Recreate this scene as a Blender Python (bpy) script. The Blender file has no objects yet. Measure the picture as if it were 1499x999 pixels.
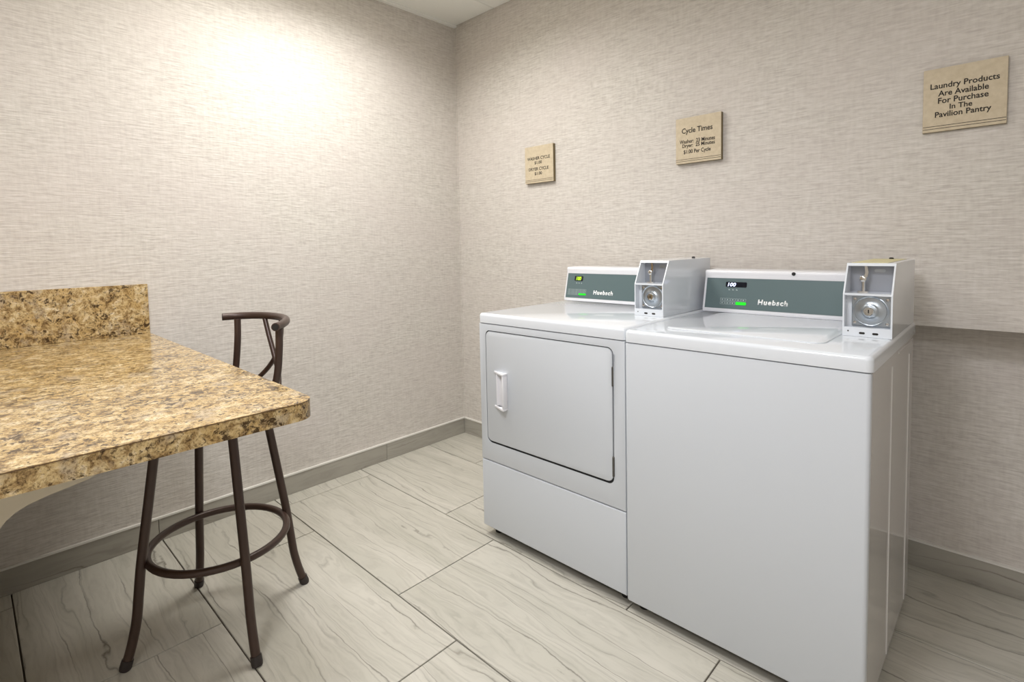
import bpy, bmesh, math, random
from mathutils import Vector, Matrix

random.seed(4)
scn = bpy.context.scene
col = scn.collection
PI = math.pi

# ------------------------------------------------------------------ camera
W_IMG = 1499.0
CAM = dict(loc=(2.5546, -2.2169, 1.2035), yaw=44.0118, pitch=-3.3167, roll=-1.1793, f=774.828, sx=-6.736, sy=-95.577)
_y, _p, _r = (math.radians(CAM[k]) for k in ('yaw', 'pitch', 'roll'))
fw = Vector((-math.sin(_y) * math.cos(_p), math.cos(_y) * math.cos(_p), math.sin(_p)))
rt0 = Vector((math.cos(_y), math.sin(_y), 0))
up0 = rt0.cross(fw)
rt = rt0 * math.cos(_r) + up0 * math.sin(_r)
up = -rt0 * math.sin(_r) + up0 * math.cos(_r)
cd = bpy.data.cameras.new('camera')
cam = bpy.data.objects.new('camera', cd)
col.objects.link(cam)
cam.matrix_world = Matrix(((rt.x, up.x, -fw.x, CAM['loc'][0]), (rt.y, up.y, -fw.y, CAM['loc'][1]), (rt.z, up.z, -fw.z, CAM['loc'][2]), (0, 0, 0, 1)))
cd.sensor_width = 36.0
cd.lens = CAM['f'] / W_IMG * 36.0
cd.shift_x = -CAM['sx'] / W_IMG
cd.shift_y = CAM['sy'] / W_IMG
cd.clip_start = 0.02
scn.camera = cam

# ------------------------------------------------------------------ world and exposure
wd = bpy.data.worlds.new('world')
scn.world = wd
wd.use_nodes = True
wd.node_tree.nodes['Background'].inputs[0].default_value = (0.9, 0.92, 1.0, 1)
wd.node_tree.nodes['Background'].inputs[1].default_value = 0.05
vs = scn.view_settings
vs.view_transform = 'Standard'
vs.look = 'None'
vs.gamma = 1.0
vs.use_curve_mapping = False
vs.exposure = 0.10

# ceiling lights of the room plus one added fill light, each filling whole ceiling cells:
# (x, y of centre, fixture cells along y, emitter size x, y, watts, colour, spread in degrees, label)
H = 2.564
CT = 0.61
LAMPS = [
    (0.655, -1.255, 2, 0.44, 0.80, 18.0, (1.0, 0.985, 0.955), 148, 'long recessed ceiling light near the corner of the two papered walls'),
    (1.875, -2.17, 1, 0.48, 0.48, 27.0, (0.94, 0.945, 1.0), 170, 'square recessed ceiling light over the floor facing the machines'),
    (3.095, -3.39, 1, 0.48, 0.48, 22.0, (0.95, 0.96, 1.0), 170, 'added square fill light in the ceiling at the far end of the room from the machines'),  # unseen, added to brighten and even out the room
]

# ------------------------------------------------------------------ materials
def new_mat(name):
    m = bpy.data.materials.new(name)
    m.use_nodes = True
    nt = m.node_tree
    b = nt.nodes['Principled BSDF']
    return m, nt, b

def lin(r, g, b):
    f = lambda c: ((c / 255 + 0.055) / 1.055) ** 2.4 if c > 10 else c / 255 / 12.92
    return (f(r), f(g), f(b), 1)

def plain(name, rgb, rough=0.5, metal=0.0, spec=0.5, emit=None, estr=0.0, coat=0.0, noise=0.0, nscale=40):
    m, nt, b = new_mat(name)
    b.inputs['Base Color'].default_value = lin(*rgb)
    b.inputs['Roughness'].default_value = rough
    b.inputs['Metallic'].default_value = metal
    b.inputs['Specular IOR Level'].default_value = spec
    b.inputs['Coat Weight'].default_value = coat
    b.inputs['Coat Roughness'].default_value = 0.06
    if emit:
        b.inputs['Emission Color'].default_value = lin(*emit)
        b.inputs['Emission Strength'].default_value = estr
    if noise:
        n = N(nt, 'ShaderNodeTexNoise', Scale=nscale, Detail=4.0)
        g = N(nt, 'ShaderNodeNewGeometry')
        nt.links.new(g.outputs['Position'], n.inputs['Vector'])
        bp = N(nt, 'ShaderNodeBump', Strength=noise, Distance=0.002)
        nt.links.new(n.outputs['Fac'], bp.inputs['Height'])
        nt.links.new(bp.outputs['Normal'], b.inputs['Normal'])
    return m

def N(nt, t, **kw):
    n = nt.nodes.new(t)
    for k, v in kw.items():
        if k in n.inputs:
            n.inputs[k].default_value = v
        else:
            setattr(n, k, v)
    return n

def math_node(nt, op, a, b=None):
    n = nt.nodes.new('ShaderNodeMath')
    n.operation = op
    for i, v in enumerate((a, b)):
        if v is None:
            continue
        if isinstance(v, (int, float)):
            n.inputs[i].default_value = v
        else:
            nt.links.new(v, n.inputs[i])
    return n.outputs[0]

def ramp(nt, fac, stops, interp='LINEAR'):
    n = nt.nodes.new('ShaderNodeValToRGB')
    n.color_ramp.interpolation = interp
    el = n.color_ramp.elements
    while len(el) < len(stops):
        el.new(0.5)
    for e, (p, c) in zip(el, stops):
        e.position = p
        e.color = c
    nt.links.new(fac, n.inputs[0])
    return n.outputs[0]

def mixc(nt, fac, a, b, blend='MIX'):
    n = nt.nodes.new('ShaderNodeMix')
    n.data_type = 'RGBA'
    n.blend_type = blend
    for i, v in ((0, fac), (6, a), (7, b)):
        if isinstance(v, (int, float)):
            n.inputs[i].default_value = v
        elif isinstance(v, tuple):
            n.inputs[i].default_value = v
        else:
            nt.links.new(v, n.inputs[i])
    return n.outputs[2]

def combine(nt, x, y, z):
    n = nt.nodes.new('ShaderNodeCombineXYZ')
    for i, v in enumerate((x, y, z)):
        if isinstance(v, (int, float)):
            n.inputs[i].default_value = v
        else:
            nt.links.new(v, n.inputs[i])
    return n.outputs[0]

def noise(nt, vec, scale=1.0, detail=2.0, rough=0.5, dist=0.0):
    n = N(nt, 'ShaderNodeTexNoise', Scale=scale, Detail=detail, Roughness=rough, Distortion=dist)
    nt.links.new(vec, n.inputs['Vector'])
    return n.outputs['Fac']

def wallpaper():
    m, nt, b = new_mat('woven_wallpaper')
    g = N(nt, 'ShaderNodeNewGeometry')
    s = N(nt, 'ShaderNodeSeparateXYZ')
    nt.links.new(g.outputs['Position'], s.inputs[0])
    u = math_node(nt, 'ADD', s.outputs[0], s.outputs[1])
    z = s.outputs[2]
    wob = noise(nt, combine(nt, math_node(nt, 'MULTIPLY', u, 7.0), math_node(nt, 'MULTIPLY', z, 9.0), 0), 1, 2)
    z2 = math_node(nt, 'ADD', z, math_node(nt, 'MULTIPLY', wob, 0.004))
    n1 = noise(nt, combine(nt, math_node(nt, 'MULTIPLY', u, 17.0), math_node(nt, 'MULTIPLY', z2, 215.0), 0.3), 1, 2, 0.55)
    n2 = noise(nt, combine(nt, math_node(nt, 'MULTIPLY', u, 40.0), math_node(nt, 'MULTIPLY', z2, 95.0), 5.0), 1, 2, 0.5)
    n3 = noise(nt, combine(nt, math_node(nt, 'MULTIPLY', u, 90.0), math_node(nt, 'MULTIPLY', z, 14.0), 9.0), 1, 2, 0.5)
    n4 = noise(nt, combine(nt, math_node(nt, 'MULTIPLY', u, 2.0), math_node(nt, 'MULTIPLY', z, 2.5), 2.0), 1, 3, 0.5)
    h = math_node(nt, 'ADD', math_node(nt, 'MULTIPLY', n1, 0.54), math_node(nt, 'ADD', math_node(nt, 'MULTIPLY', n2, 0.28), math_node(nt, 'MULTIPLY', n3, 0.18)))
    c = ramp(nt, h, [(0.34, lin(186, 179, 173)), (0.50, lin(206, 201, 193)), (0.66, lin(220, 215, 209))])
    c = mixc(nt, ramp(nt, n4, [(0.35, (0, 0, 0, 1)), (0.65, (0.35, 0.35, 0.35, 1))]), c, lin(207, 198, 193))
    nt.links.new(c, b.inputs['Base Color'])
    b.inputs['Roughness'].default_value = 0.62
    b.inputs['Specular IOR Level'].default_value = 0.3
    bp = N(nt, 'ShaderNodeBump', Strength=0.6, Distance=0.004)
    nt.links.new(h, bp.inputs['Height'])
    nt.links.new(bp.outputs['Normal'], b.inputs['Normal'])
    return m

def stone_tile(name, base, dark, light, along=0, amount=1.0):
    """striated porcelain: long veins along one axis, shifted per tile"""
    m, nt, b = new_mat(name)
    g = N(nt, 'ShaderNodeNewGeometry')
    s = N(nt, 'ShaderNodeSeparateXYZ')
    nt.links.new(g.outputs['Position'], s.inputs[0])
    oi = N(nt, 'ShaderNodeObjectInfo')
    rnd = oi.outputs['Random']
    a = s.outputs[along]
    t = math_node(nt, 'ADD', s.outputs[1 - along], s.outputs[2])
    a = math_node(nt, 'ADD', a, math_node(nt, 'MULTIPLY', rnd, 37.0))
    t = math_node(nt, 'ADD', t, math_node(nt, 'MULTIPLY', rnd, 53.0))
    mul = lambda v_, k_: math_node(nt, 'MULTIPLY', v_, k_)
    warp = noise(nt, combine(nt, mul(a, 1.3), mul(t, 7.0), 0), 1, 3, 0.5)
    jit = noise(nt, combine(nt, mul(a, 22.0), mul(t, 22.0), 3.0), 1, 3, 0.6)
    t2 = math_node(nt, 'ADD', t, mul(warp, 0.20))
    t3 = math_node(nt, 'ADD', t2, mul(jit, 0.012))
    def lines(tt, k_, w0, w1):
        fr = math_node(nt, 'FRACT', mul(tt, k_))
        d_ = math_node(nt, 'ABSOLUTE', math_node(nt, 'SUBTRACT', fr, 0.5))
        return ramp(nt, d_, [(0.0, (1, 1, 1, 1)), (w0, (0.55, 0.55, 0.55, 1)), (w1, (0, 0, 0, 1))])
    m1 = noise(nt, combine(nt, mul(a, 2.6), mul(t2, 9.0), 4.0), 1, 3, 0.6)
    m2 = noise(nt, combine(nt, mul(a, 2.0), mul(t2, 16.0), 8.0), 1, 2, 0.5)
    v1 = math_node(nt, 'MULTIPLY', lines(t3, 10.0, 0.010, 0.030), ramp(nt, m1, [(0.38, (0.08, 0.08, 0.08, 1)), (0.58, (1, 1, 1, 1))]))
    v2 = math_node(nt, 'MULTIPLY', lines(math_node(nt, 'ADD', t3, 0.031), 21.0, 0.03, 0.09), ramp(nt, m2, [(0.42, (0, 0, 0, 1)), (0.64, (1, 1, 1, 1))]))
    br = noise(nt, combine(nt, mul(a, 1.0), mul(t2, 12.0), 1.0), 1, 3, 0.55)
    fine = noise(nt, combine(nt, mul(a, 7.0), mul(t3, 90.0), 2.0), 1, 3, 0.6)
    c = mixc(nt, ramp(nt, br, [(0.32, (0, 0, 0, 1)), (0.68, (1, 1, 1, 1))]), base, light)
    c = mixc(nt, mul(ramp(nt, fine, [(0.45, (0, 0, 0, 1)), (0.75, (1, 1, 1, 1))]), 0.22 * amount), c, dark)
    c = mixc(nt, mul(v2, 0.42 * amount), c, dark)
    c = mixc(nt, mul(v1, 0.75 * amount), c, dark)
    veinm = v1
    nt.links.new(c, b.inputs['Base Color'])
    b.inputs['Roughness'].default_value = 0.38
    b.inputs['Specular IOR Level'].default_value = 0.35
    bp = N(nt, 'ShaderNodeBump', Strength=0.12, Distance=0.0015)
    nt.links.new(math_node(nt, 'SUBTRACT', 1.0, veinm), bp.inputs['Height'])
    nt.links.new(bp.outputs['Normal'], b.inputs['Normal'])
    return m

def granite():
    m, nt, b = new_mat('golden_granite_laminate')
    g = N(nt, 'ShaderNodeNewGeometry')
    P = g.outputs['Position']
    w = N(nt, 'ShaderNodeTexNoise', Scale=28.0, Detail=3.0)
    nt.links.new(P, w.inputs['Vector'])
    vm = nt.nodes.new('ShaderNodeVectorMath')
    vm.operation = 'MULTIPLY_ADD'
    nt.links.new(w.outputs['Color'], vm.inputs[0])
    vm.inputs[1].default_value = (0.035, 0.035, 0.035)
    nt.links.new(P, vm.inputs[2])
    Q = vm.outputs[0]
    big = noise(nt, Q, 11.0, 4, 0.7)
    mid = noise(nt, Q, 44.0, 5, 0.72)
    gold = noise(nt, Q, 22.0, 4, 0.7)
    grey = noise(nt, P, 15.0, 3, 0.65)
    dk = noise(nt, Q, 68.0, 4, 0.7)
    fine = noise(nt, P, 210.0, 2, 0.6)
    c = ramp(nt, mid, [(0.32, lin(84, 62, 36)), (0.43, lin(154, 126, 82)), (0.54, lin(200, 176, 128)), (0.68, lin(232, 220, 194))])
    c = mixc(nt, ramp(nt, gold, [(0.48, (0, 0, 0, 1)), (0.64, (0.55, 0.55, 0.55, 1))]), c, lin(180, 142, 72))
    c = mixc(nt, ramp(nt, grey, [(0.54, (0, 0, 0, 1)), (0.66, (0.6, 0.6, 0.6, 1))]), c, lin(170, 156, 134))
    thr = math_node(nt, 'ADD', dk, math_node(nt, 'MULTIPLY', math_node(nt, 'SUBTRACT', 0.5, big), 0.55))
    c = mixc(nt, ramp(nt, thr, [(0.36, (0.95, 0.95, 0.95, 1)), (0.46, (0, 0, 0, 1))]), c, lin(58, 40, 22))
    c = mixc(nt, ramp(nt, fine, [(0.34, (0.6, 0.6, 0.6, 1)), (0.46, (0, 0, 0, 1))]), c, lin(72, 52, 30))
    nt.links.new(c, b.inputs['Base Color'])
    b.inputs['Roughness'].default_value = 0.15
    b.inputs['Specular IOR Level'].default_value = 0.5
    bp = N(nt, 'ShaderNodeBump', Strength=0.06, Distance=0.001)
    nt.links.new(fine, bp.inputs['Height'])
    nt.links.new(bp.outputs['Normal'], b.inputs['Normal'])
    return m

def signstone():
    m, nt, b = new_mat('tan_sign_face')
    g = N(nt, 'ShaderNodeNewGeometry')
    n = noise(nt, g.outputs['Position'], 60.0, 4, 0.6)
    c = ramp(nt, n, [(0.3, lin(192, 177, 150)), (0.7, lin(206, 192, 166))])
    nt.links.new(c, b.inputs['Base Color'])
    b.inputs['Roughness'].default_value = 0.55
    return m

MAT = dict(
    wall=wallpaper(),
    tile=stone_tile('striated_floor_tile', lin(184, 181, 169), lin(86, 80, 71), lin(200, 196, 185), 0),
    base_y=stone_tile('striated_base_tile_y', lin(158, 154, 144), lin(104, 98, 90), lin(176, 172, 162), 1, 0.9),
    base_x=stone_tile('striated_base_tile_x', lin(158, 154, 144), lin(104, 98, 90), lin(176, 172, 162), 0, 0.9),
    grout=plain('dark_grout', (96, 88, 80), 0.9, noise=0.4, nscale=300),
    edge=plain('pale_edge_trim', (226, 223, 216), 0.3),
    ceiling=plain('ceiling_panel', (242, 243, 238), 0.85, noise=0.15, nscale=220),
    ceilgap=plain('ceiling_gap', (120, 118, 112), 0.9),
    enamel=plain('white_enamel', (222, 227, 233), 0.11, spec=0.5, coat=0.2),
    enamel_front_shaded=plain('white_enamel_front_shaded', (205, 210, 216), 0.28, spec=0.45),  # same white enamel, darkened for the weaker light on the fronts
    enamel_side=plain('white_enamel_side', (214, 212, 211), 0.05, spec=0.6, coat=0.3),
    white_plastic=plain('white_plastic', (232, 232, 236), 0.28),
    gap_shade=plain('gap_shade', (34, 34, 34), 0.8),
    basegrey=plain('dark_base', (78, 76, 72), 0.55),
    teal=plain('slate_teal_fascia', (88, 106, 108), 0.42),
    letter=plain('white_lettering', (240, 242, 242), 0.5, emit=(240, 242, 242), estr=0.0),
    ink=plain('black_ink', (30, 26, 22), 0.6),
    display=plain('display_glass', (20, 24, 34), 0.12),
    dig_blue=plain('blue_white_digits', (220, 228, 255), 0.4, emit=(205, 215, 255), estr=2.2),
    dig_green=plain('green_digits', (190, 230, 40), 0.4, emit=(170, 225, 30), estr=1.3),
    led=plain('green_lit_key', (20, 190, 30), 0.4, emit=(10, 200, 20), estr=0.75),
    keyline=plain('pale_key_outline', (178, 190, 190), 0.5),
    steel=plain('galvanised_steel', (178, 186, 194), 0.3, metal=1.0, noise=0.08, nscale=160),
    chrome=plain('chrome', (214, 212, 208), 0.12, metal=1.0),
    boxgrey=plain('grey_slide_plate', (160, 164, 172), 0.42, metal=0.35),
    boxtan=plain('yellowed_top_label', (214, 205, 160), 0.5),
    black=plain('black_rubber', (24, 23, 22), 0.6),
    seam=plain('dark_laminate_seam', (96, 72, 46), 0.5),
    footcap=plain('dark_foot_cap', (46, 38, 36), 0.5),
    bronze=plain('bronze_powder_coat', (68, 51, 43), 0.36, metal=0.2, noise=0.1, nscale=500),
    seatpad=plain('brown_vinyl_seat', (92, 68, 50), 0.5, noise=0.2, nscale=300),
    cream=plain('cream_painted_panel', (222, 212, 190), 0.5),
    granite=granite(),
    sign=signstone(),
    signside_shaded=plain('sign_edge_shaded', (120, 106, 74), 0.6),  # sides coloured darker to stand for their shade
    diffuser=plain('lamp_diffuser', (240, 240, 235), 0.5, emit=(255, 248, 235), estr=3.0),
    lampframe=plain('lamp_frame', (230, 230, 228), 0.5),
)

# ------------------------------------------------------------------ helpers
def bm_new():
    return bmesh.new()

def box(bm, x0, x1, y0, y1, z0, z1):
    v = [bm.verts.new(c) for c in ((x0, y0, z0), (x1, y0, z0), (x1, y1, z0), (x0, y1, z0), (x0, y0, z1), (x1, y0, z1), (x1, y1, z1), (x0, y1, z1))]
    for f in ((3, 2, 1, 0), (4, 5, 6, 7), (0, 1, 5, 4), (1, 2, 6, 5), (2, 3, 7, 6), (3, 0, 4, 7)):
        bm.faces.new([v[i] for i in f])
    return v

def bevel(bm, w, seg=2, ang=30, sel=None):
    bm.normal_update()
    es = [e for e in bm.edges if len(e.link_faces) == 2 and e.calc_face_angle(0) > math.radians(ang) and (sel is None or sel(e))]
    if es:
        bmesh.ops.bevel(bm, geom=es, offset=w, segments=seg, profile=0.5, affect='EDGES', clamp_overlap=True)

def mesh_of(bm, name, mat, smooth=True):
    bmesh.ops.recalc_face_normals(bm, faces=bm.faces)
    me = bpy.data.meshes.new(name)
    bm.to_mesh(me)
    bm.free()
    if smooth:
        for p in me.polygons:
            p.use_smooth = True
        me.set_sharp_from_angle(angle=math.radians(38))
    me.materials.append(MAT[mat] if isinstance(mat, str) else mat)
    return me

def link(name, me, parent=None, loc=(0, 0, 0)):
    o = bpy.data.objects.new(name, me)
    col.objects.link(o)
    o.location = loc
    if parent is not None:
        o.parent = parent
    return o

def obj(name, bm, mat, parent=None, smooth=True, loc=(0, 0, 0)):
    return link(name, mesh_of(bm, name, mat, smooth), parent, loc)

def thing(name, label, cat, loc=(0, 0, 0), group=None):
    o = bpy.data.objects.new(name, None)
    o.empty_display_size = 0.1
    col.objects.link(o)
    o.location = loc
    o['label'] = label
    o['category'] = cat
    if group:
        o['group'] = group
    return o

def struct(o, label=None):
    o['kind'] = 'structure'
    if label:
        o['label'] = label
    return o

def prism(bm, prof, axis, a0, a1):
    """extrude a closed 2D profile along an axis; profile is (y,z) for 'x', (x,z) for 'y', (x,y) for 'z'"""
    def P(p, a):
        return (a, p[0], p[1]) if axis == 'x' else (p[0], a, p[1]) if axis == 'y' else (p[0], p[1], a)
    A = [bm.verts.new(P(p, a0)) for p in prof]
    B = [bm.verts.new(P(p, a1)) for p in prof]
    n = len(prof)
    bm.faces.new(A)
    bm.faces.new(B[::-1])
    for i in range(n):
        bm.faces.new((A[i], B[i], B[(i + 1) % n], A[(i + 1) % n]))

def rrect(x0, x1, y0, y1, r, seg=6):
    pts = []
    for cx, cy, a in ((x1 - r, y1 - r, 0), (x0 + r, y1 - r, 90), (x0 + r, y0 + r, 180), (x1 - r, y0 + r, 270)):
        for i in range(seg + 1):
            t = math.radians(a + 90 * i / seg)
            pts.append((cx + r * math.cos(t), cy + r * math.sin(t)))
    return pts

def smooth_path(pts, n=8):
    P = [Vector(p) for p in pts]
    out = []
    for i in range(len(P) - 1):
        p0 = P[max(i - 1, 0)]; p1 = P[i]; p2 = P[i + 1]; p3 = P[min(i + 2, len(P) - 1)]
        for k in range(n):
            t = k / n
            out.append(0.5 * ((2 * p1) + (p2 - p0) * t + (2 * p0 - 5 * p1 + 4 * p2 - p3) * t * t + (3 * p1 - p0 - 3 * p2 + p3) * t ** 3))
    out.append(P[-1])
    return out

def tube(bm, path, r, seg=14, closed=False, cap=True, radii=None):
    P = [Vector(p) for p in path]
    n = len(P)
    T = []
    for i in range(n):
        a = P[(i - 1) % n] if closed or i > 0 else P[i]
        b = P[(i + 1) % n] if closed or i < n - 1 else P[i]
        T.append((b - a).normalized())
    u = T[0].orthogonal().normalized()
    rings = []
    for i in range(n):
        if i:
            q = T[i - 1].rotation_difference(T[i])
            u = (q @ u)
            u = (u - T[i] * u.dot(T[i])).normalized()
        v = T[i].cross(u)
        rr = radii[i] if radii else r
        rings.append([bm.verts.new(P[i] + u * rr * math.cos(2 * PI * k / seg) + v * rr * math.sin(2 * PI * k / seg)) for k in range(seg)])
    for i in range(n if closed else n - 1):
        A, B = rings[i], rings[(i + 1) % n]
        for k in range(seg):
            bm.faces.new((A[k], A[(k + 1) % seg], B[(k + 1) % seg], B[k]))
    if cap and not closed:
        bm.faces.new(rings[0][::-1])
        bm.faces.new(rings[-1])

def ring_pts(c, R, z, n=48):
    return [(c[0] + R * math.cos(2 * PI * k / n), c[1] + R * math.sin(2 * PI * k / n), z) for k in range(n)]

def lathe(bm, prof, seg=40, M=None):
    """profile (r, h) turned about local z; M maps to place"""
    M = M or Matrix()
    rings = []
    for r, h in prof:
        if r < 1e-6:
            rings.append([bm.verts.new(M @ Vector((0, 0, h)))])
        else:
            rings.append([bm.verts.new(M @ Vector((r * math.cos(2 * PI * k / seg), r * math.sin(2 * PI * k / seg), h))) for k in range(seg)])
    for A, B in zip(rings, rings[1:]):
        if len(A) == 1 and len(B) == 1:
            continue
        for k in range(seg):
            j = (k + 1) % seg
            if len(A) == 1:
                bm.faces.new((A[0], B[j], B[k]))
            elif len(B) == 1:
                bm.faces.new((A[k], A[j], B[0]))
            else:
                bm.faces.new((A[k], A[j], B[j], B[k]))

def text_mesh(name, s, M, mat, width=None, height=None, bold=0.0, extrude=0.0004, shear=0.0, spacing=1.0):
    """lettering as mesh, centred on the local origin, fitted to width/height, placed by M"""
    cu = bpy.data.curves.new(name, 'FONT')
    cu.body = s
    cu.size = 1.0
    cu.align_x = 'CENTER'
    cu.align_y = 'CENTER'
    cu.offset = bold
    cu.shear = shear
    cu.space_character = spacing
    cu.resolution_u = 3
    t = bpy.data.objects.new(name, cu)
    col.objects.link(t)
    dg = bpy.context.evaluated_depsgraph_get()
    me = bpy.data.meshes.new_from_object(t.evaluated_get(dg))
    bpy.data.objects.remove(t)
    bpy.data.curves.remove(cu)
    xs = [v.co.x for v in me.vertices]; ys = [v.co.y for v in me.vertices]
    w = max(xs) - min(xs); h = max(ys) - min(ys)
    cx = (max(xs) + min(xs)) / 2; cy = (max(ys) + min(ys)) / 2
    sx = width / w if width else (height / h)
    sy = height / h if height else sx
    bm = bmesh.new()
    bm.from_mesh(me)
    bpy.data.meshes.remove(me)
    for v in bm.verts:
        v.co = Vector(((v.co.x - cx) * sx, (v.co.y - cy) * sy, 0))
    r = bmesh.ops.extrude_face_region(bm, geom=list(bm.faces))
    for v in r['geom']:
        if isinstance(v, bmesh.types.BMVert):
            v.co.z += extrude
    bm.transform(M)
    me2 = bpy.data.meshes.new(name)
    bmesh.ops.recalc_face_normals(bm, faces=bm.faces)
    bm.to_mesh(me2)
    bm.free()
    me2.materials.append(MAT[mat])
    return me2

FACE = Matrix.Rotation(PI / 2, 4, 'X')      # local xy-plane turned to face -y

# ------------------------------------------------------------------ room shell
XR, YF = 3.9, -4.0
RX0, RY, RZ = 1.40, 0.1573, 0.907           # recess under the furred-out back wall
HB = 0.102

bm = bm_new(); box(bm, -0.12, XR + 0.12, YF - 0.12, RY + 0.14, -0.12, -0.006)
floor = struct(obj('floor', bm, 'grout', smooth=False))

TW, TL, LA = 0.4645, 0.9292, -0.7593
G = 0.0022
def tile_mesh(w, d):
    bm = bm_new()
    c = 0.0012
    a = [bm.verts.new(p) for p in ((0, 0, -0.0058), (w, 0, -0.0058), (w, d, -0.0058), (0, d, -0.0058))]
    b_ = [bm.verts.new(p) for p in ((0, 0, -c), (w, 0, -c), (w, d, -c), (0, d, -c))]
    t = [bm.verts.new(p) for p in ((c, c, 0), (w - c, c, 0), (w - c, d - c, 0), (c, d - c, 0))]
    for i in range(4):
        j = (i + 1) % 4
        bm.faces.new((a[i], a[j], b_[j], b_[i]))
        bm.faces.new((b_[i], b_[j], t[j], t[i]))
    bm.faces.new(t)
    return mesh_of(bm, 'tile', 'tile', smooth=False)
full = tile_mesh(TL - 2 * G, TW - 2 * G)
row = 2
while True:
    y1 = LA + row * TW
    y0 = y1 - TW
    if y1 < YF:
        break
    off = 0.728 + (1 - row) * 0.3097
    k = -4
    while True:
        x0 = off + k * TL
        x1 = x0 + TL
        k += 1
        if x0 > XR:
            break
        ymax = RY
        cx0, cx1, cy0, cy1 = max(x0 + G, 0.0), min(x1 - G, XR), max(y0 + G, YF), min(y1 - G, ymax)
        if cx1 - cx0 < 0.01 or cy1 - cy0 < 0.01:
            continue
        whole = abs(cx1 - cx0 - (TL - 2 * G)) < 1e-5 and abs(cy1 - cy0 - (TW - 2 * G)) < 1e-5
        # the strip under the wall left of the recess is not laid
        if y1 > 0 and cx1 < RX0:
            cy1 = 0.0
            whole = False
            if cy1 - cy0 < 0.01:
                continue
        link('tile', full if whole else tile_mesh(cx1 - cx0, cy1 - cy0), floor, (cx0, cy0, 0))
    row -= 1

bm = bm_new(); box(bm, -0.12, 0.0, YF - 0.12, RY + 0.14, -0.006, H + 0.2)
struct(obj('wall_left', bm, 'wall', smooth=False))
bm = bm_new()
prof = [(0.0, -0.006), (RX0, -0.006)]
box(bm, 0.0, RX0, 0.0, RY + 0.14, -0.006, H + 0.2)
box(bm, RX0, XR, 0.0, RY + 0.14, RZ, H + 0.2)
box(bm, RX0, XR, RY, RY + 0.14, -0.006, RZ)
struct(obj('wall_back', bm, 'wall', smooth=False))
bm = bm_new(); box(bm, XR, XR + 0.12, YF - 0.12, RY + 0.14, -0.006, H + 0.2)
struct(obj('wall_right', bm, 'wall', smooth=False))
bm = bm_new(); box(bm, 0.0, XR, YF - 0.12, YF, -0.006, H + 0.2)
struct(obj('wall_front', bm, 'wall', smooth=False))

# tile baseboards with a pale top edge
def baseboard(name, cuts, axis, fixed, sgn, mat):
    bm = bm_new()
    T = 0.009
    a, b_ = cuts[0], cuts[-1]
    lo, hi = min(a, b_), max(a, b_)
    f0, f1 = sorted((fixed, fixed + sgn * (T + 0.0025)))
    if axis == 'y':
        box(bm, f0, f1, lo, hi, HB - 0.0075, HB)
    else:
        box(bm, lo, hi, f0, f1, HB - 0.0075, HB)
    root = struct(obj(name, bm, 'edge', smooth=False))
    for p, q in zip(cuts, cuts[1:]):
        lo, hi = sorted((p, q))
        bm = bm_new()
        f0, f1 = sorted((fixed, fixed + sgn * T))
        if axis == 'y':
            box(bm, f0, f1, lo + 0.0012, hi - 0.0012, 0.0005, HB - 0.0075)
        else:
            box(bm, lo + 0.0012, hi - 0.0012, f0, f1, 0.0005, HB - 0.0075)
        bevel(bm, 0.0008, 1)
        obj('tile', bm, mat, root, smooth=False)
    return root
baseboard('baseboard_left', [0.0, -0.593, -1.70, -2.63, -3.56, YF], 'y', 0.0, 1, 'base_y')
baseboard('baseboard_back', [0.010, 0.47, RX0], 'x', 0.0, -1, 'base_x')
baseboard('baseboard_recess', [RX0, 2.05, 2.98, XR], 'x', RY, -1, 'base_x')
baseboard('baseboard_right', [RY - 0.011, -0.77, -1.70, -2.63, -3.56, YF], 'y', XR, -1, 'base_y')

# ceiling: grooved panels under a slab
bm = bm_new(); box(bm, -0.12, XR + 0.12, YF - 0.12, RY + 0.14, H + 0.016, H + 0.16)
ceil = struct(obj('ceiling', bm, 'ceilgap', smooth=False))
gx = [0.0] + [0.35 + CT * i for i in range(0, 6)] + [XR]
gy = [0.0] + [-0.645 - CT * i for i in range(0, 6)] + [YF]
cell = {}
for i in range(len(gx) - 1):
    for j in range(len(gy) - 1):
        mx, my = (gx[i] + gx[i + 1]) / 2, (gy[j] + gy[j + 1]) / 2
        if any(abs(mx - q[0]) < CT / 2 and abs(my - q[1]) < CT * q[2] / 2 for q in LAMPS):
            continue
        w = gx[i + 1] - gx[i]; d = gy[j] - gy[j + 1]
        key = (round(w, 4), round(d, 4))
        if w < 0.03 or d < 0.03:
            continue
        if key not in cell:
            bm = bm_new()
            box(bm, 0.0015, w - 0.0015, 0.0015, d - 0.0015, 0, 0.0155)
            bevel(bm, 0.002, 1)
            cell[key] = mesh_of(bm, 'ceiling_panel', 'ceiling', smooth=False)
        link('ceiling_panel', cell[key], ceil, (gx[i], gy[j + 1], H))
# wall angle on the left and slim bead in the corner
bm = bm_new(); box(bm, 0.0, 0.022, YF, -0.001, H - 0.012, H - 0.0005)
struct(obj('trim_1', bm, 'ceiling', smooth=False))
bm = bm_new(); box(bm, 0.0, 0.006, -0.006, 0.0, HB + 0.001, H - 0.013)
struct(obj('trim_2', bm, 'wall', smooth=False))

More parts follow.
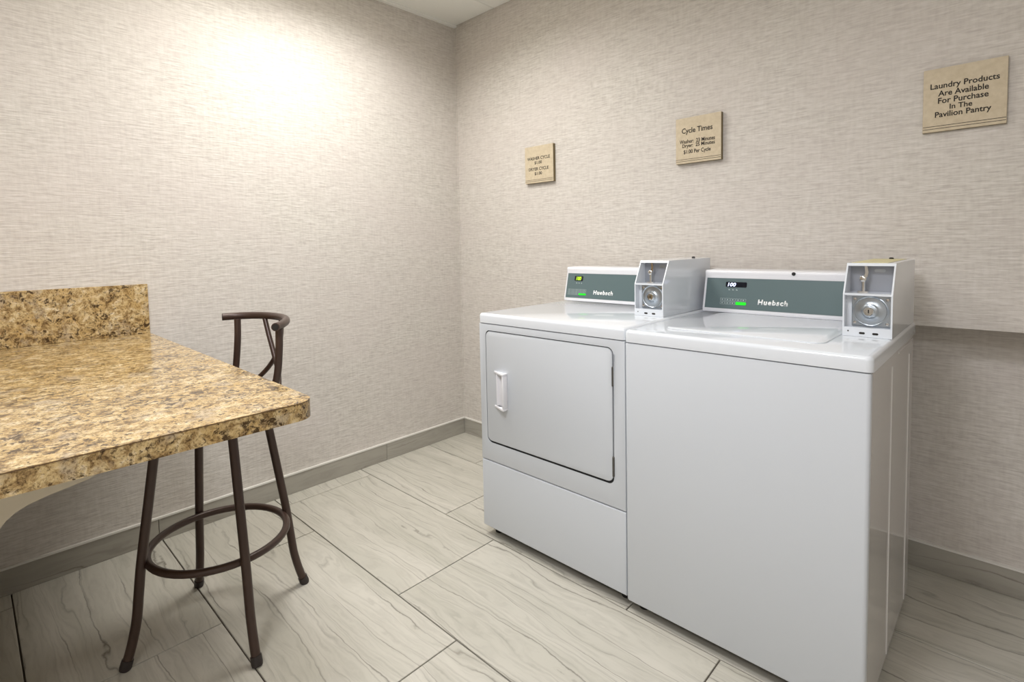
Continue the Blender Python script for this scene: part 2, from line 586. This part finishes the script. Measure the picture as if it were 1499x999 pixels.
# ceiling lights
for cx, cy, ny, szx, szy, watts, colr, spr, lab in LAMPS:
    hw = CT / 2 - 0.002; hl = CT * ny / 2 - 0.002
    t = thing('ceiling_light', lab, 'ceiling light', (cx, cy, H), 'recessed ceiling lights')
    bm = bm_new()
    for a in ((-hw, hw, -hl, -hl + 0.03), (-hw, hw, hl - 0.03, hl), (-hw, -hw + 0.03, -hl + 0.03, hl - 0.03), (hw - 0.03, hw, -hl + 0.03, hl - 0.03)):
        box(bm, a[0], a[1], a[2], a[3], 0.0, 0.015)
    obj('frame', bm, 'lampframe', t, smooth=False)
    bm = bm_new(); box(bm, -hw + 0.031, hw - 0.031, -hl + 0.031, hl - 0.031, 0.006, 0.012)
    obj('diffuser', bm, 'diffuser', t, smooth=False)
    ld = bpy.data.lights.new('lamp', 'AREA')
    ld.shape = 'RECTANGLE'; ld.size = szx; ld.size_y = szy; ld.energy = watts; ld.color = colr
    ld.spread = math.radians(spr)
    lo = bpy.data.objects.new('lamp', ld); col.objects.link(lo)
    lo.parent = t; lo.location = (0, 0.195 if ny == 2 else 0, -0.004)

# ------------------------------------------------------------------ laundry machines
def slab_bm(x0, x1, y0, y1, z0, z1, r=0.02, rt=0.008):
    """box with rounded vertical corners and softened top edge"""
    bm = bm_new()
    pts = rrect(x0, x1, y0, y1, r)
    prism(bm, pts, 'z', z0, z1)
    bevel(bm, rt, 3, 60, lambda e: all(abs(v.co.z - z1) < 1e-6 for v in e.verts))
    return bm

def face_matrix(x, t, P0, P1, lift=0.0):
    d = Vector((0, P1[0] - P0[0], P1[1] - P0[1])).normalized()
    n = Vector((1, 0, 0)).cross(d)
    o = Vector((x, P0[0], P0[1])) + d * t + n * lift
    return Matrix(((1, d.x, n.x, o.x), (0, d.y, n.y, o.y), (0, d.z, n.z, o.z), (0, 0, 0, 1)))

def console(parent, x0, x1, zt, disp, keys, brand, digits_mat, rows, bump=None):
    P0 = (-0.193, zt + 0.016); P1 = (-0.164, zt + 0.140)
    prof = [(-0.193, zt + 0.0015), P0, P1, (-0.166, zt + 0.146), (-0.166, zt + 0.156), (-0.160, zt + 0.162), (-0.062, zt + 0.163), (-0.062, zt + 0.0015)]
    bm = bm_new(); prism(bm, prof, 'x', x0, x1)
    bevel(bm, 0.0035, 2, 40)
    c = obj('control_console', bm, 'white_plastic', parent)
    L = math.dist(P0, P1)
    def plate(name, xa, xb, ta, tb, th, mat, r=0.0, lift=0.0004):
        bm = bm_new()
        pts = rrect(xa, xb, ta, tb, r, 4) if r else [(xa, ta), (xb, ta), (xb, tb), (xa, tb)]
        prism(bm, pts, 'z', 0, th)
        bm.transform(face_matrix(0, 0, P0, P1, lift))
        return obj(name, bm, mat, c, smooth=False)
    plate('fascia', x0 + 0.010, x1 - 0.006, 0.001, L - 0.009, 0.0012, 'teal')
    plate('display', disp[0], disp[1], disp[2], disp[3], 0.0008, 'display', 0.004, 0.0016)
    dm = face_matrix(disp[4], (disp[2] + disp[3]) / 2, P0, P1, 0.0025)
    link('display_digits', text_mesh('display_digits', '100', dm, digits_mat, width=disp[5], height=(disp[3] - disp[2]) * 0.72, shear=0.18, bold=0.012), c)
    link('brand_lettering', text_mesh('brand_lettering', 'Huebsch', face_matrix(brand[0], brand[1], P0, P1, 0.0017), 'letter', width=brand[2], height=brand[3], bold=0.045, shear=0.08, spacing=1.18), c)
    # cycle keys: outlined pads in rows and a lit start key
    kx0, kx1, kt0, kt1 = keys
    bm = bm_new()
    ncol = 5
    kw = (kx1 - kx0) / ncol; kh = (kt1 - kt0) / rows
    for i in range(ncol):
        for j in range(rows):
            if j == 0 and i >= ncol - 2:
                continue
            xa, xb = kx0 + i * kw + 0.0012, kx0 + (i + 1) * kw - 0.0012
            ta, tb = kt0 + j * kh + 0.0012, kt0 + (j + 1) * kh - 0.0012
            for q in ((xa, xb, ta, ta + 0.0007), (xa, xb, tb - 0.0007, tb), (xa, xa + 0.0008, ta, tb), (xb - 0.0008, xb, ta, tb), (xa + kw * 0.3, xa + kw * 0.5, ta + kh * 0.25, tb - kh * 0.25)):
                box(bm, q[0], q[1], q[2], q[3], 0, 0.0004)
    for i in range(3):
        xm = disp[0] + 0.012 + i * 0.014
        box(bm, xm, xm + 0.006, disp[2] - 0.012, disp[2] - 0.010, 0, 0.0004)
        box(bm, xm, xm + 0.004, disp[2] - 0.009, disp[2] - 0.0075, 0, 0.0004)
    bm.transform(face_matrix(0, 0, P0, P1, 0.0017))
    obj('key_outlines', bm, 'keyline', c, smooth=False)['kind'] = 'stuff'
    plate('start_key', kx1 - 2 * kw + 0.001, kx1, kt0 + 0.0008, kt0 + kh - 0.0008, 0.0012, 'led', 0.003, 0.0016)
    if bump:
        bm = bm_new()
        lathe(bm, [(0.0062, 0), (0.0062, 0.003), (0.0045, 0.005), (0, 0.0055)], 20, Matrix.Translation((bump, -0.166, zt + 0.153)) @ FACE)
        obj('rubber_bumper', bm, 'black', c)
    return c

BW, BD, BH, BM_, BS = 0.116, 0.405, 0.204, 0.118, 0.046     # coin box width, depth, height, bend height, slant
def coin_box(parent, x, y, z, tan_top=False):
    root = None
    T = 0.004
    def front(h):
        return 0.0 if h <= BM_ else (h - BM_) / (BH - BM_) * BS
    bm = bm_new()
    side = [(0, 0), (0, BM_), (BS, BH), (BD, BH), (BD, 0)]
    prism(bm, side, 'x', 0, T)
    prism(bm, side, 'x', BW - T, BW)
    # top, back fill, floor, shelf, sill
    box(bm, T, BW - T, BS, BD, BH - T, BH)
    box(bm, T, BW - T, BD - T, BD, 0, BH - T)
    box(bm, T, BW - T, 0.0, BD - T, 0, T)
    box(bm, T, BW - T, 0.001, 0.075, BM_ - 0.003, BM_ + 0.003)
    box(bm, T, BW - T, 0.0, 0.004, T, 0.026)
    box(bm, T, BW - T, 0.027, 0.030, T, BM_ - 0.003)
    # lip round the upper mouth
    prism(bm, [(front(BH - 0.008), BH - 0.008), (BS, BH), (BS + 0.004, BH), (front(BH - 0.008) + 0.004, BH - 0.008)], 'x', T, BW - T)
    # left jamb of both compartments
    root = obj('coin_box', bm, 'enamel', parent, loc=(x, y, z), smooth=False)
    # grey back plates
    bm = bm_new(); box(bm, T, BW - T, 0.072, 0.075, BM_ + 0.003, BH - T)
    obj('slide_plate', bm, 'boxgrey', root, smooth=False)
    # vault face plate with dished door
    pz = (0.028 + BM_ - 0.004) / 2
    px = BW / 2 + 0.004
    yy = 0.022
    bm = bm_new()
    box(bm, 0.018, BW - T - 0.0005, yy, yy + 0.004, 0.028, BM_ - 0.0045)
    bevel(bm, 0.0012, 1)
    lp = obj('vault_plate', bm, 'steel', root, smooth=False)
    bm = bm_new()
    M = Matrix.Translation((px, yy, pz)) @ FACE
    lathe(bm, [(0.0425, 0.0), (0.0425, 0.0022), (0.0405, 0.0030), (0.0385, 0.0022), (0.0375, 0.0006), (0.032, 0.0010), (0.022, 0.0022), (0.0185, 0.0050), (0.0165, 0.0064), (0.0, 0.0064)], 44, M)
    obj('vault_door', bm, 'steel', root)
    bm = bm_new()
    M2 = Matrix.Translation((px - 0.002, yy - 0.0064, pz)) @ FACE
    lathe(bm, [(0.0125, 0), (0.0125, 0.007), (0.0110, 0.0085), (0.0085, 0.0085), (0.0078, 0.0072), (0, 0.0072)], 28, M2)
    obj('lock_barrel', bm, 'chrome', root)
    bm = bm_new()
    box(bm, px - 0.0033, px - 0.0007, yy - 0.0143, yy - 0.0136, pz - 0.005, pz + 0.005)
    obj('keyway', bm, 'black', root, smooth=False)
    sc_me = None
    for sx_, sz_ in ((0.026, 0.037), (BW - 0.014, 0.037), (0.026, BM_ - 0.014), (BW - 0.014, BM_ - 0.014)):
        if sc_me is None:
            bm = bm_new()
            lathe(bm, [(0.0048, 0), (0.0048, 0.0022), (0.0036, 0.0036), (0, 0.0040)], 14, FACE)
            sc_me = mesh_of(bm, 'screw', 'chrome')
        link('screw', sc_me, root, (sx_, yy, sz_))
    # coin slide: base flange, post, pivot and leaning blade
    bm = bm_new()
    X = 0.040; Y = 0.050
    prism(bm, rrect(X - 0.014, X + 0.014, Y - 0.012, Y + 0.012, 0.005, 3), 'z', BM_ + 0.003, BM_ + 0.0065)
    tube(bm, [(X, Y, BM_ + 0.006), (X, Y, BM_ + 0.036)], 0.0048, 12)
    lathe(bm, [(0.0085, -0.004), (0.0085, 0.004), (0.005, 0.006), (0, 0.0062)], 18, Matrix.Translation((X - 0.001, Y - 0.002, BM_ + 0.041)) @ FACE)
    prism(bm, [(X + 0.000, BM_ + 0.042), (X + 0.009, BM_ + 0.046), (X + 0.012, BM_ + 0.060), (X + 0.009, BM_ + 0.077), (X + 0.003, BM_ + 0.077), (X + 0.004, BM_ + 0.058)], 'y', Y - 0.003, Y + 0.003)
    obj('coin_slide', bm, 'chrome', root)
    # small embossed badge on the grey plate
    bm = bm_new(); prism(bm, rrect(0.062, 0.088, BM_ + 0.059, BM_ + 0.068, 0.0044, 4), 'y', 0.0712, 0.0722)
    obj('badge', bm, 'steel', root, smooth=False)
    # sill holes and top screw
    for q in (0.047, 0.078):
        bm = bm_new()
        prism(bm, rrect(q - 0.007, q + 0.007, 0.0075, 0.0135, 0.0029, 4), 'y', -0.0004, 0.001)
        obj('sill_hole', bm, 'ink', root, smooth=False)
    bm = bm_new()
    prism(bm, rrect(0.012, 0.016, 0.0125, 0.0165, 0.0019, 3), 'y', -0.0004, 0.001)
    obj('sill_screw', bm, 'ink', root, smooth=False)
    bm = bm_new()
    lathe(bm, [(0.0065, 0), (0.0065, 0.004), (0.004, 0.0055), (0, 0.0058)], 16, Matrix.Translation((BW * 0.5, BD - 0.03, BH)))
    obj('top_lock', bm, 'ink', root)
    if tan_top:
        bm = bm_new(); box(bm, 0.008, BW - 0.020, BS + 0.012, BD - 0.012, BH, BH + 0.0008)
        obj('top_label', bm, 'boxtan', root, smooth=False)
    return root

def ring_panel(bm, x0, x1, z0, z1, inner, y0, y1):
    """flat panel facing -y with a rounded opening, y0 front, y1 rear"""
    n = len(inner)
    cx, cz = (x0 + x1) / 2, (z0 + z1) / 2
    outer = []
    corners = [(x1, z1), (x0, z1), (x0, z0), (x1, z0)]
    per = n // 4
    for i, (px, pz) in enumerate(inner):
        q = i // per
        k = i % per
        # each rounded corner shares its outer corner; straight runs follow
        outer.append(corners[q])
    V = {}
    def vert(p, y):
        key = (round(p[0], 6), round(p[1], 6), y)
        if key not in V:
            V[key] = bm.verts.new((p[0], y, p[1]))
        return V[key]
    for y in (y0, y1):
        for i in range(n):
            j = (i + 1) % n
            vs_ = [vert(inner[i], y), vert(inner[j], y), vert(outer[j], y), vert(outer[i], y)]
            u = []
            for v in vs_:
                if v not in u:
                    u.append(v)
            bm.faces.new(u)
    for i in range(n):
        j = (i + 1) % n
        bm.faces.new((vert(inner[i], y0), vert(inner[j], y0), vert(inner[j], y1), vert(inner[i], y1)))
    for i in range(4):
        a, b_ = corners[i], corners[(i + 1) % 4]
        bm.faces.new((vert(a, y0), vert(b_, y0), vert(b_, y1), vert(a, y1)))

# ---- dryer
DX0, DX1, DYF, DT = 0.975, 1.6575, -0.755, 0.930
dr = thing('clothes_dryer', 'white front-loading dryer with square door beside the washer', 'dryer', ((DX0 + DX1) / 2, -0.41, 0))
def place(root, o):
    o.location = Vector(o.location) - Vector(root.location)
    return o
def dpart(name, bm, mat, smooth=True):
    return place(dr, obj(name, bm, mat, dr, smooth))
bm = bm_new(); box(bm, DX0 + 0.004, DX1 - 0.002, DYF + 0.022, -0.062, 0.045, 0.889)
dpart('body', bm, 'enamel', False)
dpart('top', slab_bm(DX0, DX1, DYF - 0.001, -0.055, 0.8915, DT, 0.012, 0.011), 'enamel')
inner = rrect(1.0085, 1.6165, 0.4015, 0.8660, 0.026, 7)
bm = bm_new(); ring_panel(bm, DX0 + 0.001, DX1 - 0.001, 0.3275, 0.8885, inner, DYF, DYF + 0.021)
bevel(bm, 0.003, 2, 60, lambda e: all(abs(v.co.y - DYF) < 1e-6 for v in e.verts))
dpart('front_panel', bm, 'enamel_front_shaded')
bm = bm_new(); prism(bm, rrect(1.0085, 1.6165, 0.4015, 0.8660, 0.026, 7), 'y', DYF + 0.0062, DYF + 0.0215)
dpart('door_gap_shade', bm, 'gap_shade', False)  # dark sheet standing in for the shade in the gap round the door
bm = bm_new(); prism(bm, rrect(1.0108, 1.6080, 0.4100, 0.8595, 0.023, 7), 'y', DYF + 0.001, DYF + 0.018)
bevel(bm, 0.003, 2, 60, lambda e: all(abs(v.co.y - DYF - 0.001) < 1e-6 for v in e.verts))
door = dpart('door', bm, 'enamel_front_shaded')
def door_part(name, bm, mat, smooth=True):
    return obj(name, bm, mat, door, smooth)
# pull: a scooped shell standing off the door, open to the left
hx0, hx1, hz0, hz1 = 1.058, 1.130, 0.556, 0.703
DF = DYF + 0.001
bm = bm_new()
for za, zb in ((hz1 - 0.009, hz1), (hz0, hz0 + 0.009)):
    prism(bm, [(hx0, DF - 0.0003), (hx0, DF - 0.003), (hx1 - 0.010, DF - 0.026), (hx1, DF - 0.026), (hx1, DF - 0.0003)], 'z', za, zb)
box(bm, hx1 - 0.007, hx1, DF - 0.026, DF - 0.0003, hz0 + 0.009, hz1 - 0.009)
prism(bm, [(hx0 + 0.020, DF - 0.0003), (hx0 + 0.020, DF - 0.011), (hx0 + 0.023, DF - 0.011), (hx0 + 0.026, DF - 0.0015), (hx1 - 0.014, DF - 0.0015), (hx1 - 0.007, DF - 0.004), (hx1 - 0.007, DF - 0.0003)], 'z', hz0 + 0.009, hz1 - 0.009)
bevel(bm, 0.0015, 2, 30)
door_part('door_handle', bm, 'white_plastic')
for zz in ((0.800, 0.735), (0.500, 0.432)):
    bm = bm_new(); box(bm, 1.6085, 1.6158, DYF - 0.0045, DYF + 0.012, zz[1], zz[0])
    bevel(bm, 0.0015, 1)
    door_part('hinge', bm, 'basegrey', False)
bm = bm_new(); box(bm, DX0 + 0.001, DX1 - 0.001, DYF, DYF + 0.021, 0.0430, 0.3235)
bevel(bm, 0.004, 3, 60, lambda e: all(abs(v.co.y - DYF) < 1e-6 for v in e.verts))
dpart('lower_panel', bm, 'enamel_front_shaded')
bm = bm_new(); box(bm, DX0 + 0.02, DX1 - 0.012, DYF + 0.040, -0.09, 0.012, 0.0445)
dpart('base', bm, 'basegrey', False)
for fx in (DX0 + 0.035, DX1 - 0.035):
    for fy in (DYF + 0.06, -0.12):
        bm = bm_new(); lathe(bm, [(0, 0), (0.018, 0), (0.018, 0.008), (0.008, 0.010), (0.008, 0.013)], 16, Matrix.Translation((fx, fy, 0.0002)))
        dpart('levelling_foot', bm, 'black')
c = console(dr, DX0 + 0.002, DX1 - 0.03, DT, (1.029, 1.078, 0.082, 0.106, 1.053, 0.028), (0.997, 1.104, 0.014, 0.044), (1.197, 0.031, 0.106, 0.0200), 'dig_green', 3)
place(dr, c)
cb = coin_box(dr, 1.520, -0.460, DT + 0.0005)
place(dr, cb)

# ---- washer
WX0, WX1, WYF, WT = 1.6605, 2.3205, -0.7645, 0.9275
wa = thing('washing_machine', 'white top-loading washer with plain front panel and flat lid', 'washer', ((WX0 + WX1) / 2, -0.41, 0))
def wpart(name, bm, mat, smooth=True):
    return place(wa, obj(name, bm, mat, wa, smooth))
# cabinet: front, sides with an embossed rectangle, rear
bm = bm_new()
bx1 = WX1 - 0.006
box(bm, WX0 + 0.003, bx1 - 0.006, WYF + 0.020, -0.075, 0.030, 0.8875)
wpart('body', bm, 'enamel', False)
bm = bm_new(); box(bm, bx1 - 0.0058, bx1, WYF + 0.018, -0.070, 0.022, 0.8872)
wpart('side_panel', bm, 'enamel_side', False)
def bead_prof(c_):
    return [(bx1 - 0.0002, c_ - 0.004), (bx1 + 0.0022, c_ - 0.0015), (bx1 + 0.0022, c_ + 0.0015), (bx1 - 0.0002, c_ + 0.004)]
for yb, zb in ((-0.462, 0.850), (-0.150, 0.835)):
    bm = bm_new(); prism(bm, bead_prof(yb), 'z', 0.030, zb)
    wpart('side_bead', bm, 'enamel_side', False)
bm = bm_new(); prism(bm, bead_prof(0.872), 'y', -0.36, -0.076)
wpart('side_bead', bm, 'enamel_side', False)
bm = bm_new()
pts = [(WX0 + 0.002, WYF + 0.019)] + [(WX0 + 0.002 + 0.010 * (1 - math.cos(a)), WYF + 0.010 - 0.010 * math.sin(a)) for a in [i * PI / 12 for i in range(7)]] \
    + [(WX1 - 0.004 - 0.010 * (1 - math.cos(a)), WYF + 0.010 - 0.010 * math.sin(a)) for a in [PI / 2 - i * PI / 12 for i in range(7)]] + [(WX1 - 0.004, WYF + 0.019)]
prism(bm, pts, 'z', 0.040, 0.8870)
bevel(bm, 0.004, 2, 60, lambda e: all(v.co.z > 0.88 for v in e.verts) or all(v.co.z < 0.045 for v in e.verts))
wpart('front_panel', bm, 'enamel_front_shaded')
wpart('top', slab_bm(WX0, WX1, WYF - 0.001, -0.059, 0.8895, WT, 0.016, 0.011), 'enamel')
# lid: shallow raised rim and inset pan
bm = bm_new()
lid = rrect(1.745, 2.196, -0.664, -0.205, 0.030, 6)
prism(bm, lid, 'z', WT + 0.0002, WT + 0.0035)
bevel(bm, 0.003, 2, 60, lambda e: all(v.co.z > WT + 0.003 for v in e.verts))
wpart('lid', bm, 'enamel')
bm = bm_new(); box(bm, WX0 + 0.02, WX1 - 0.02, WYF + 0.040, -0.09, 0.012, 0.029)
box(bm, WX0 + 0.01, WX1 - 0.012, WYF + 0.030, WYF + 0.036, 0.024, 0.0415)
wpart('base', bm, 'basegrey', False)
for fx in (WX0 + 0.035, WX1 - 0.035):
    for fy in (WYF + 0.06, -0.12):
        bm = bm_new(); lathe(bm, [(0, 0), (0.018, 0), (0.018, 0.008), (0.008, 0.010), (0.008, 0.013)], 16, Matrix.Translation((fx, fy, 0.0002)))
        wpart('levelling_foot', bm, 'black')
c = console(wa, WX0 + 0.003, 2.235, WT, (1.748, 1.826, 0.084, 0.104, 1.771, 0.030), (1.731, 1.829, 0.016, 0.042), (1.921, 0.032, 0.102, 0.0200), 'dig_blue', 2, bump=1.984)
place(wa, c)
cb = coin_box(wa, 2.200, -0.484, WT + 0.0005, True)
place(wa, cb)

# ------------------------------------------------------------------ folding counter on the left wall
CX1, CYE, CZT, CZB, CYN = 1.4654, -1.6924, 0.8777, 0.8385, -3.6
ct = thing('folding_counter', 'golden granite-look folding counter with backsplash against the wall', 'counter', (0.75, -2.6, 0))
def cpart(name, bm, mat, smooth=True):
    return place(ct, obj(name, bm, mat, ct, smooth))
r = 0.045
pts = [(0.0005, CYN), (CX1, CYN)] + [(CX1 - r + r * math.cos(a), CYE - r + r * math.sin(a)) for a in [i * PI / 16 for i in range(9)]] + [(0.0005, CYE)]
bm = bm_new(); prism(bm, pts, 'z', CZB, CZT)
cpart('countertop', bm, 'granite')
e = 0.0004
seam = [(0.0005, CYN - e), (CX1 + e, CYN - e)] + [(CX1 - r + (r + e) * math.cos(a), CYE - r + (r + e) * math.sin(a)) for a in [i * PI / 16 for i in range(9)]] + [(0.0005, CYE + e)]
bm = bm_new(); prism(bm, seam, 'z', CZT - 0.0024, CZT - 0.0010)
cpart('edge_seam', bm, 'seam', False)
bm = bm_new(); box(bm, 0.0005, 0.020, CYN, CYE + 0.001, CZT + 0.0004, 1.0768)
bevel(bm, 0.001, 1)
cpart('backsplash', bm, 'granite', False)
SX = 0.80
prof = [(-1.78, CZB - 0.0005), (-1.80, 0.775), (-1.86, 0.705), (-1.93, 0.640), (-2.010, 0.6075), (-2.050, 0.600), (-2.096, 0.592), (-2.130, 0.583), (-2.154, 0.572), (-2.172, 0.558), (-2.184, 0.542), (-2.194, 0.520), (-2.203, 0.480), (-2.208, 0.42), (-2.21, 0.0008), (-3.4, 0.0008), (-3.4, CZB - 0.0005)]
bm = bm_new(); prism(bm, prof, 'x', SX - 0.03, SX)
bevel(bm, 0.0012, 1, 50)
cpart('support_panel', bm, 'cream')

# ------------------------------------------------------------------ bar stool
SC = Vector((0.728, -1.681, 0))
st = thing('bar_stool', 'bronze metal bar stool with curved back tucked under the counter', 'stool', SC)
def spart(name, bm, mat, smooth=True):
    return place(st, obj(name, bm, mat, st, smooth))
LEGP = [(0.265, 0.012), (0.254, 0.045), (0.242, 0.09), (0.232, 0.14), (0.224, 0.21), (0.213, 0.30), (0.190, 0.45), (0.167, 0.60), (0.154, 0.685)]
for d in ((0, -1), (1, 0), (0, 1), (-1, 0)):
    path = [Vector((SC.x + d[0] * r_, SC.y + d[1] * r_, z)) for r_, z in LEGP]
    bm = bm_new(); tube(bm, smooth_path(path, 4), 0.0132, 14)
    lg = spart('leg', bm, 'bronze')
    bm = bm_new()
    a = Vector((SC.x + d[0] * 0.269, SC.y + d[1] * 0.269, 0.0005)); b_ = path[1] * 0.45 + path[0] * 0.55
    tube(bm, [a, a.lerp(b_, 0.3), b_], 0.0155, 14, radii=[0.0145, 0.0160, 0.0155])
    obj('rubber_foot', bm, 'footcap', lg)
bm = bm_new(); tube(bm, ring_pts(SC, 0.197, 0.285), 0.0115, 12, closed=True)
spart('foot_ring', bm, 'bronze')
bm = bm_new(); tube(bm, ring_pts(SC, 0.152, 0.685), 0.011, 12, closed=True)
spart('seat_ring', bm, 'bronze')
bm = bm_new()
lathe(bm, [(0, 0.694), (0.185, 0.694), (0.200, 0.705), (0.203, 0.722), (0.192, 0.742), (0.15, 0.752), (0, 0.755)], 44, Matrix.Translation((SC.x, SC.y, 0)))
spart('seat', bm, 'seatpad')
RAIL = [(0.569, -1.592), (0.582, -1.545), (0.622, -1.499), (0.690, -1.470), (0.780, -1.469), (0.858, -1.494), (0.925, -1.535), (0.970, -1.574)]
ZR = 0.974
bm = bm_new(); tube(bm, smooth_path([(x, y, ZR) for x, y in RAIL], 6), 0.0125, 16)
rail = spart('back_rail', bm, 'bronze')
for (x, y), (x2, y2) in ((RAIL[0], RAIL[1]), (RAIL[-1], RAIL[-2])):
    d = (Vector((x, y, 0)) - Vector((x2, y2, 0))).normalized()
    bm = bm_new()
    q = Vector((x, y, ZR))
    tube(bm, [q - d * 0.004, q + d * 0.0006], 0.0098, 16)
    obj('tube_end_shade', bm, 'black', rail)  # black disc painted as the shaded inside of the open tube
for pts in ([(0.600, -1.553, ZR - 0.008), (0.602, -1.556, 0.90), (0.590, -1.562, 0.80), (0.585, -1.575, 0.715)],
            [(0.952, -1.556, ZR - 0.008), (0.950, -1.558, 0.90), (0.930, -1.561, 0.81), (0.885, -1.575, 0.715)]):
    bm = bm_new(); tube(bm, smooth_path(pts, 6), 0.0108, 14)
    spart('back_post', bm, 'bronze')
for pts in ([(0.655, -1.482, ZR - 0.006), (0.690, -1.484, 0.91), (0.722, -1.484, 0.855), (0.775, -1.492, 0.790), (0.840, -1.520, 0.735)],
            [(0.765, -1.470, ZR - 0.006), (0.757, -1.471, 0.91), (0.728, -1.474, 0.850), (0.668, -1.484, 0.79), (0.612, -1.515, 0.735)]):
    bm = bm_new(); tube(bm, smooth_path(pts, 6), 0.0082, 12)
    spart('cross_bar', bm, 'bronze')

# ------------------------------------------------------------------ wall signs
def sign(x0, x1, z0, z1, label, lines, T=0.020):
    t = thing('wall_sign', label, 'sign', ((x0 + x1) / 2, 0, z0))
    def part(name, bm, mat):
        return place(t, obj(name, bm, mat, t, False))
    w, h = x1 - x0, z1 - z0
    bm = bm_new(); box(bm, x0, x1, -T + 0.0035, -0.0004, z0, z1)
    part('backing', bm, 'signside_shaded')
    bm = bm_new(); box(bm, x0, x1, -T, -T + 0.0034, z0, z1)
    bevel(bm, 0.0008, 1)
    part('face', bm, 'sign')
    for f in (0.045, 0.085):
        bm = bm_new(); box(bm, x0 + 0.001, x1 - 0.001, -T - 0.0003, -T + 0.001, z0 + h * f, z0 + h * f + 0.0016)
        part('rule_line', bm, 'ink')
    for s, cx, cz, ww, hh in lines:
        M = Matrix.Translation((x0 + w * cx, -T - 0.0002, z0 + h * cz)) @ FACE
        o = link('lettering', text_mesh('lettering', s, M, 'ink', width=w * ww, height=h * hh, bold=0.014), t)
        place(t, o)
    return t

sign(0.585, 0.783, 1.537, 1.734, 'small tan wall sign giving washer and dryer prices, next to the corner',
     [('WASHER CYCLE', 0.49, 0.670, 0.80, 0.085), ('$1.00', 0.48, 0.545, 0.26, 0.095), ('DRYER CYCLE', 0.49, 0.380, 0.70, 0.085), ('$1.00', 0.48, 0.250, 0.26, 0.095)])
sign(1.469, 1.666, 1.539, 1.732, 'tan wall sign headed Cycle Times above the coin boxes',
     [('Cycle Times', 0.48, 0.700, 0.68, 0.150), ('Washer:  23 Minutes', 0.48, 0.480, 0.78, 0.085), ('Dryer:  25 Minutes', 0.51, 0.375, 0.72, 0.105), ('$1.00 Per Cycle', 0.48, 0.240, 0.60, 0.110)])
sign(2.3195, 2.5195, 1.539, 1.738, 'tan wall sign about laundry products for purchase, above the recess',
     [('Laundry Products', 0.50, 0.710, 0.82, 0.115), ('Are Available', 0.49, 0.600, 0.60, 0.090), ('For Purchase', 0.49, 0.485, 0.60, 0.090), ('In The', 0.47, 0.375, 0.27, 0.080), ('Pavilion Pantry', 0.49, 0.255, 0.67, 0.115)], T=0.012)
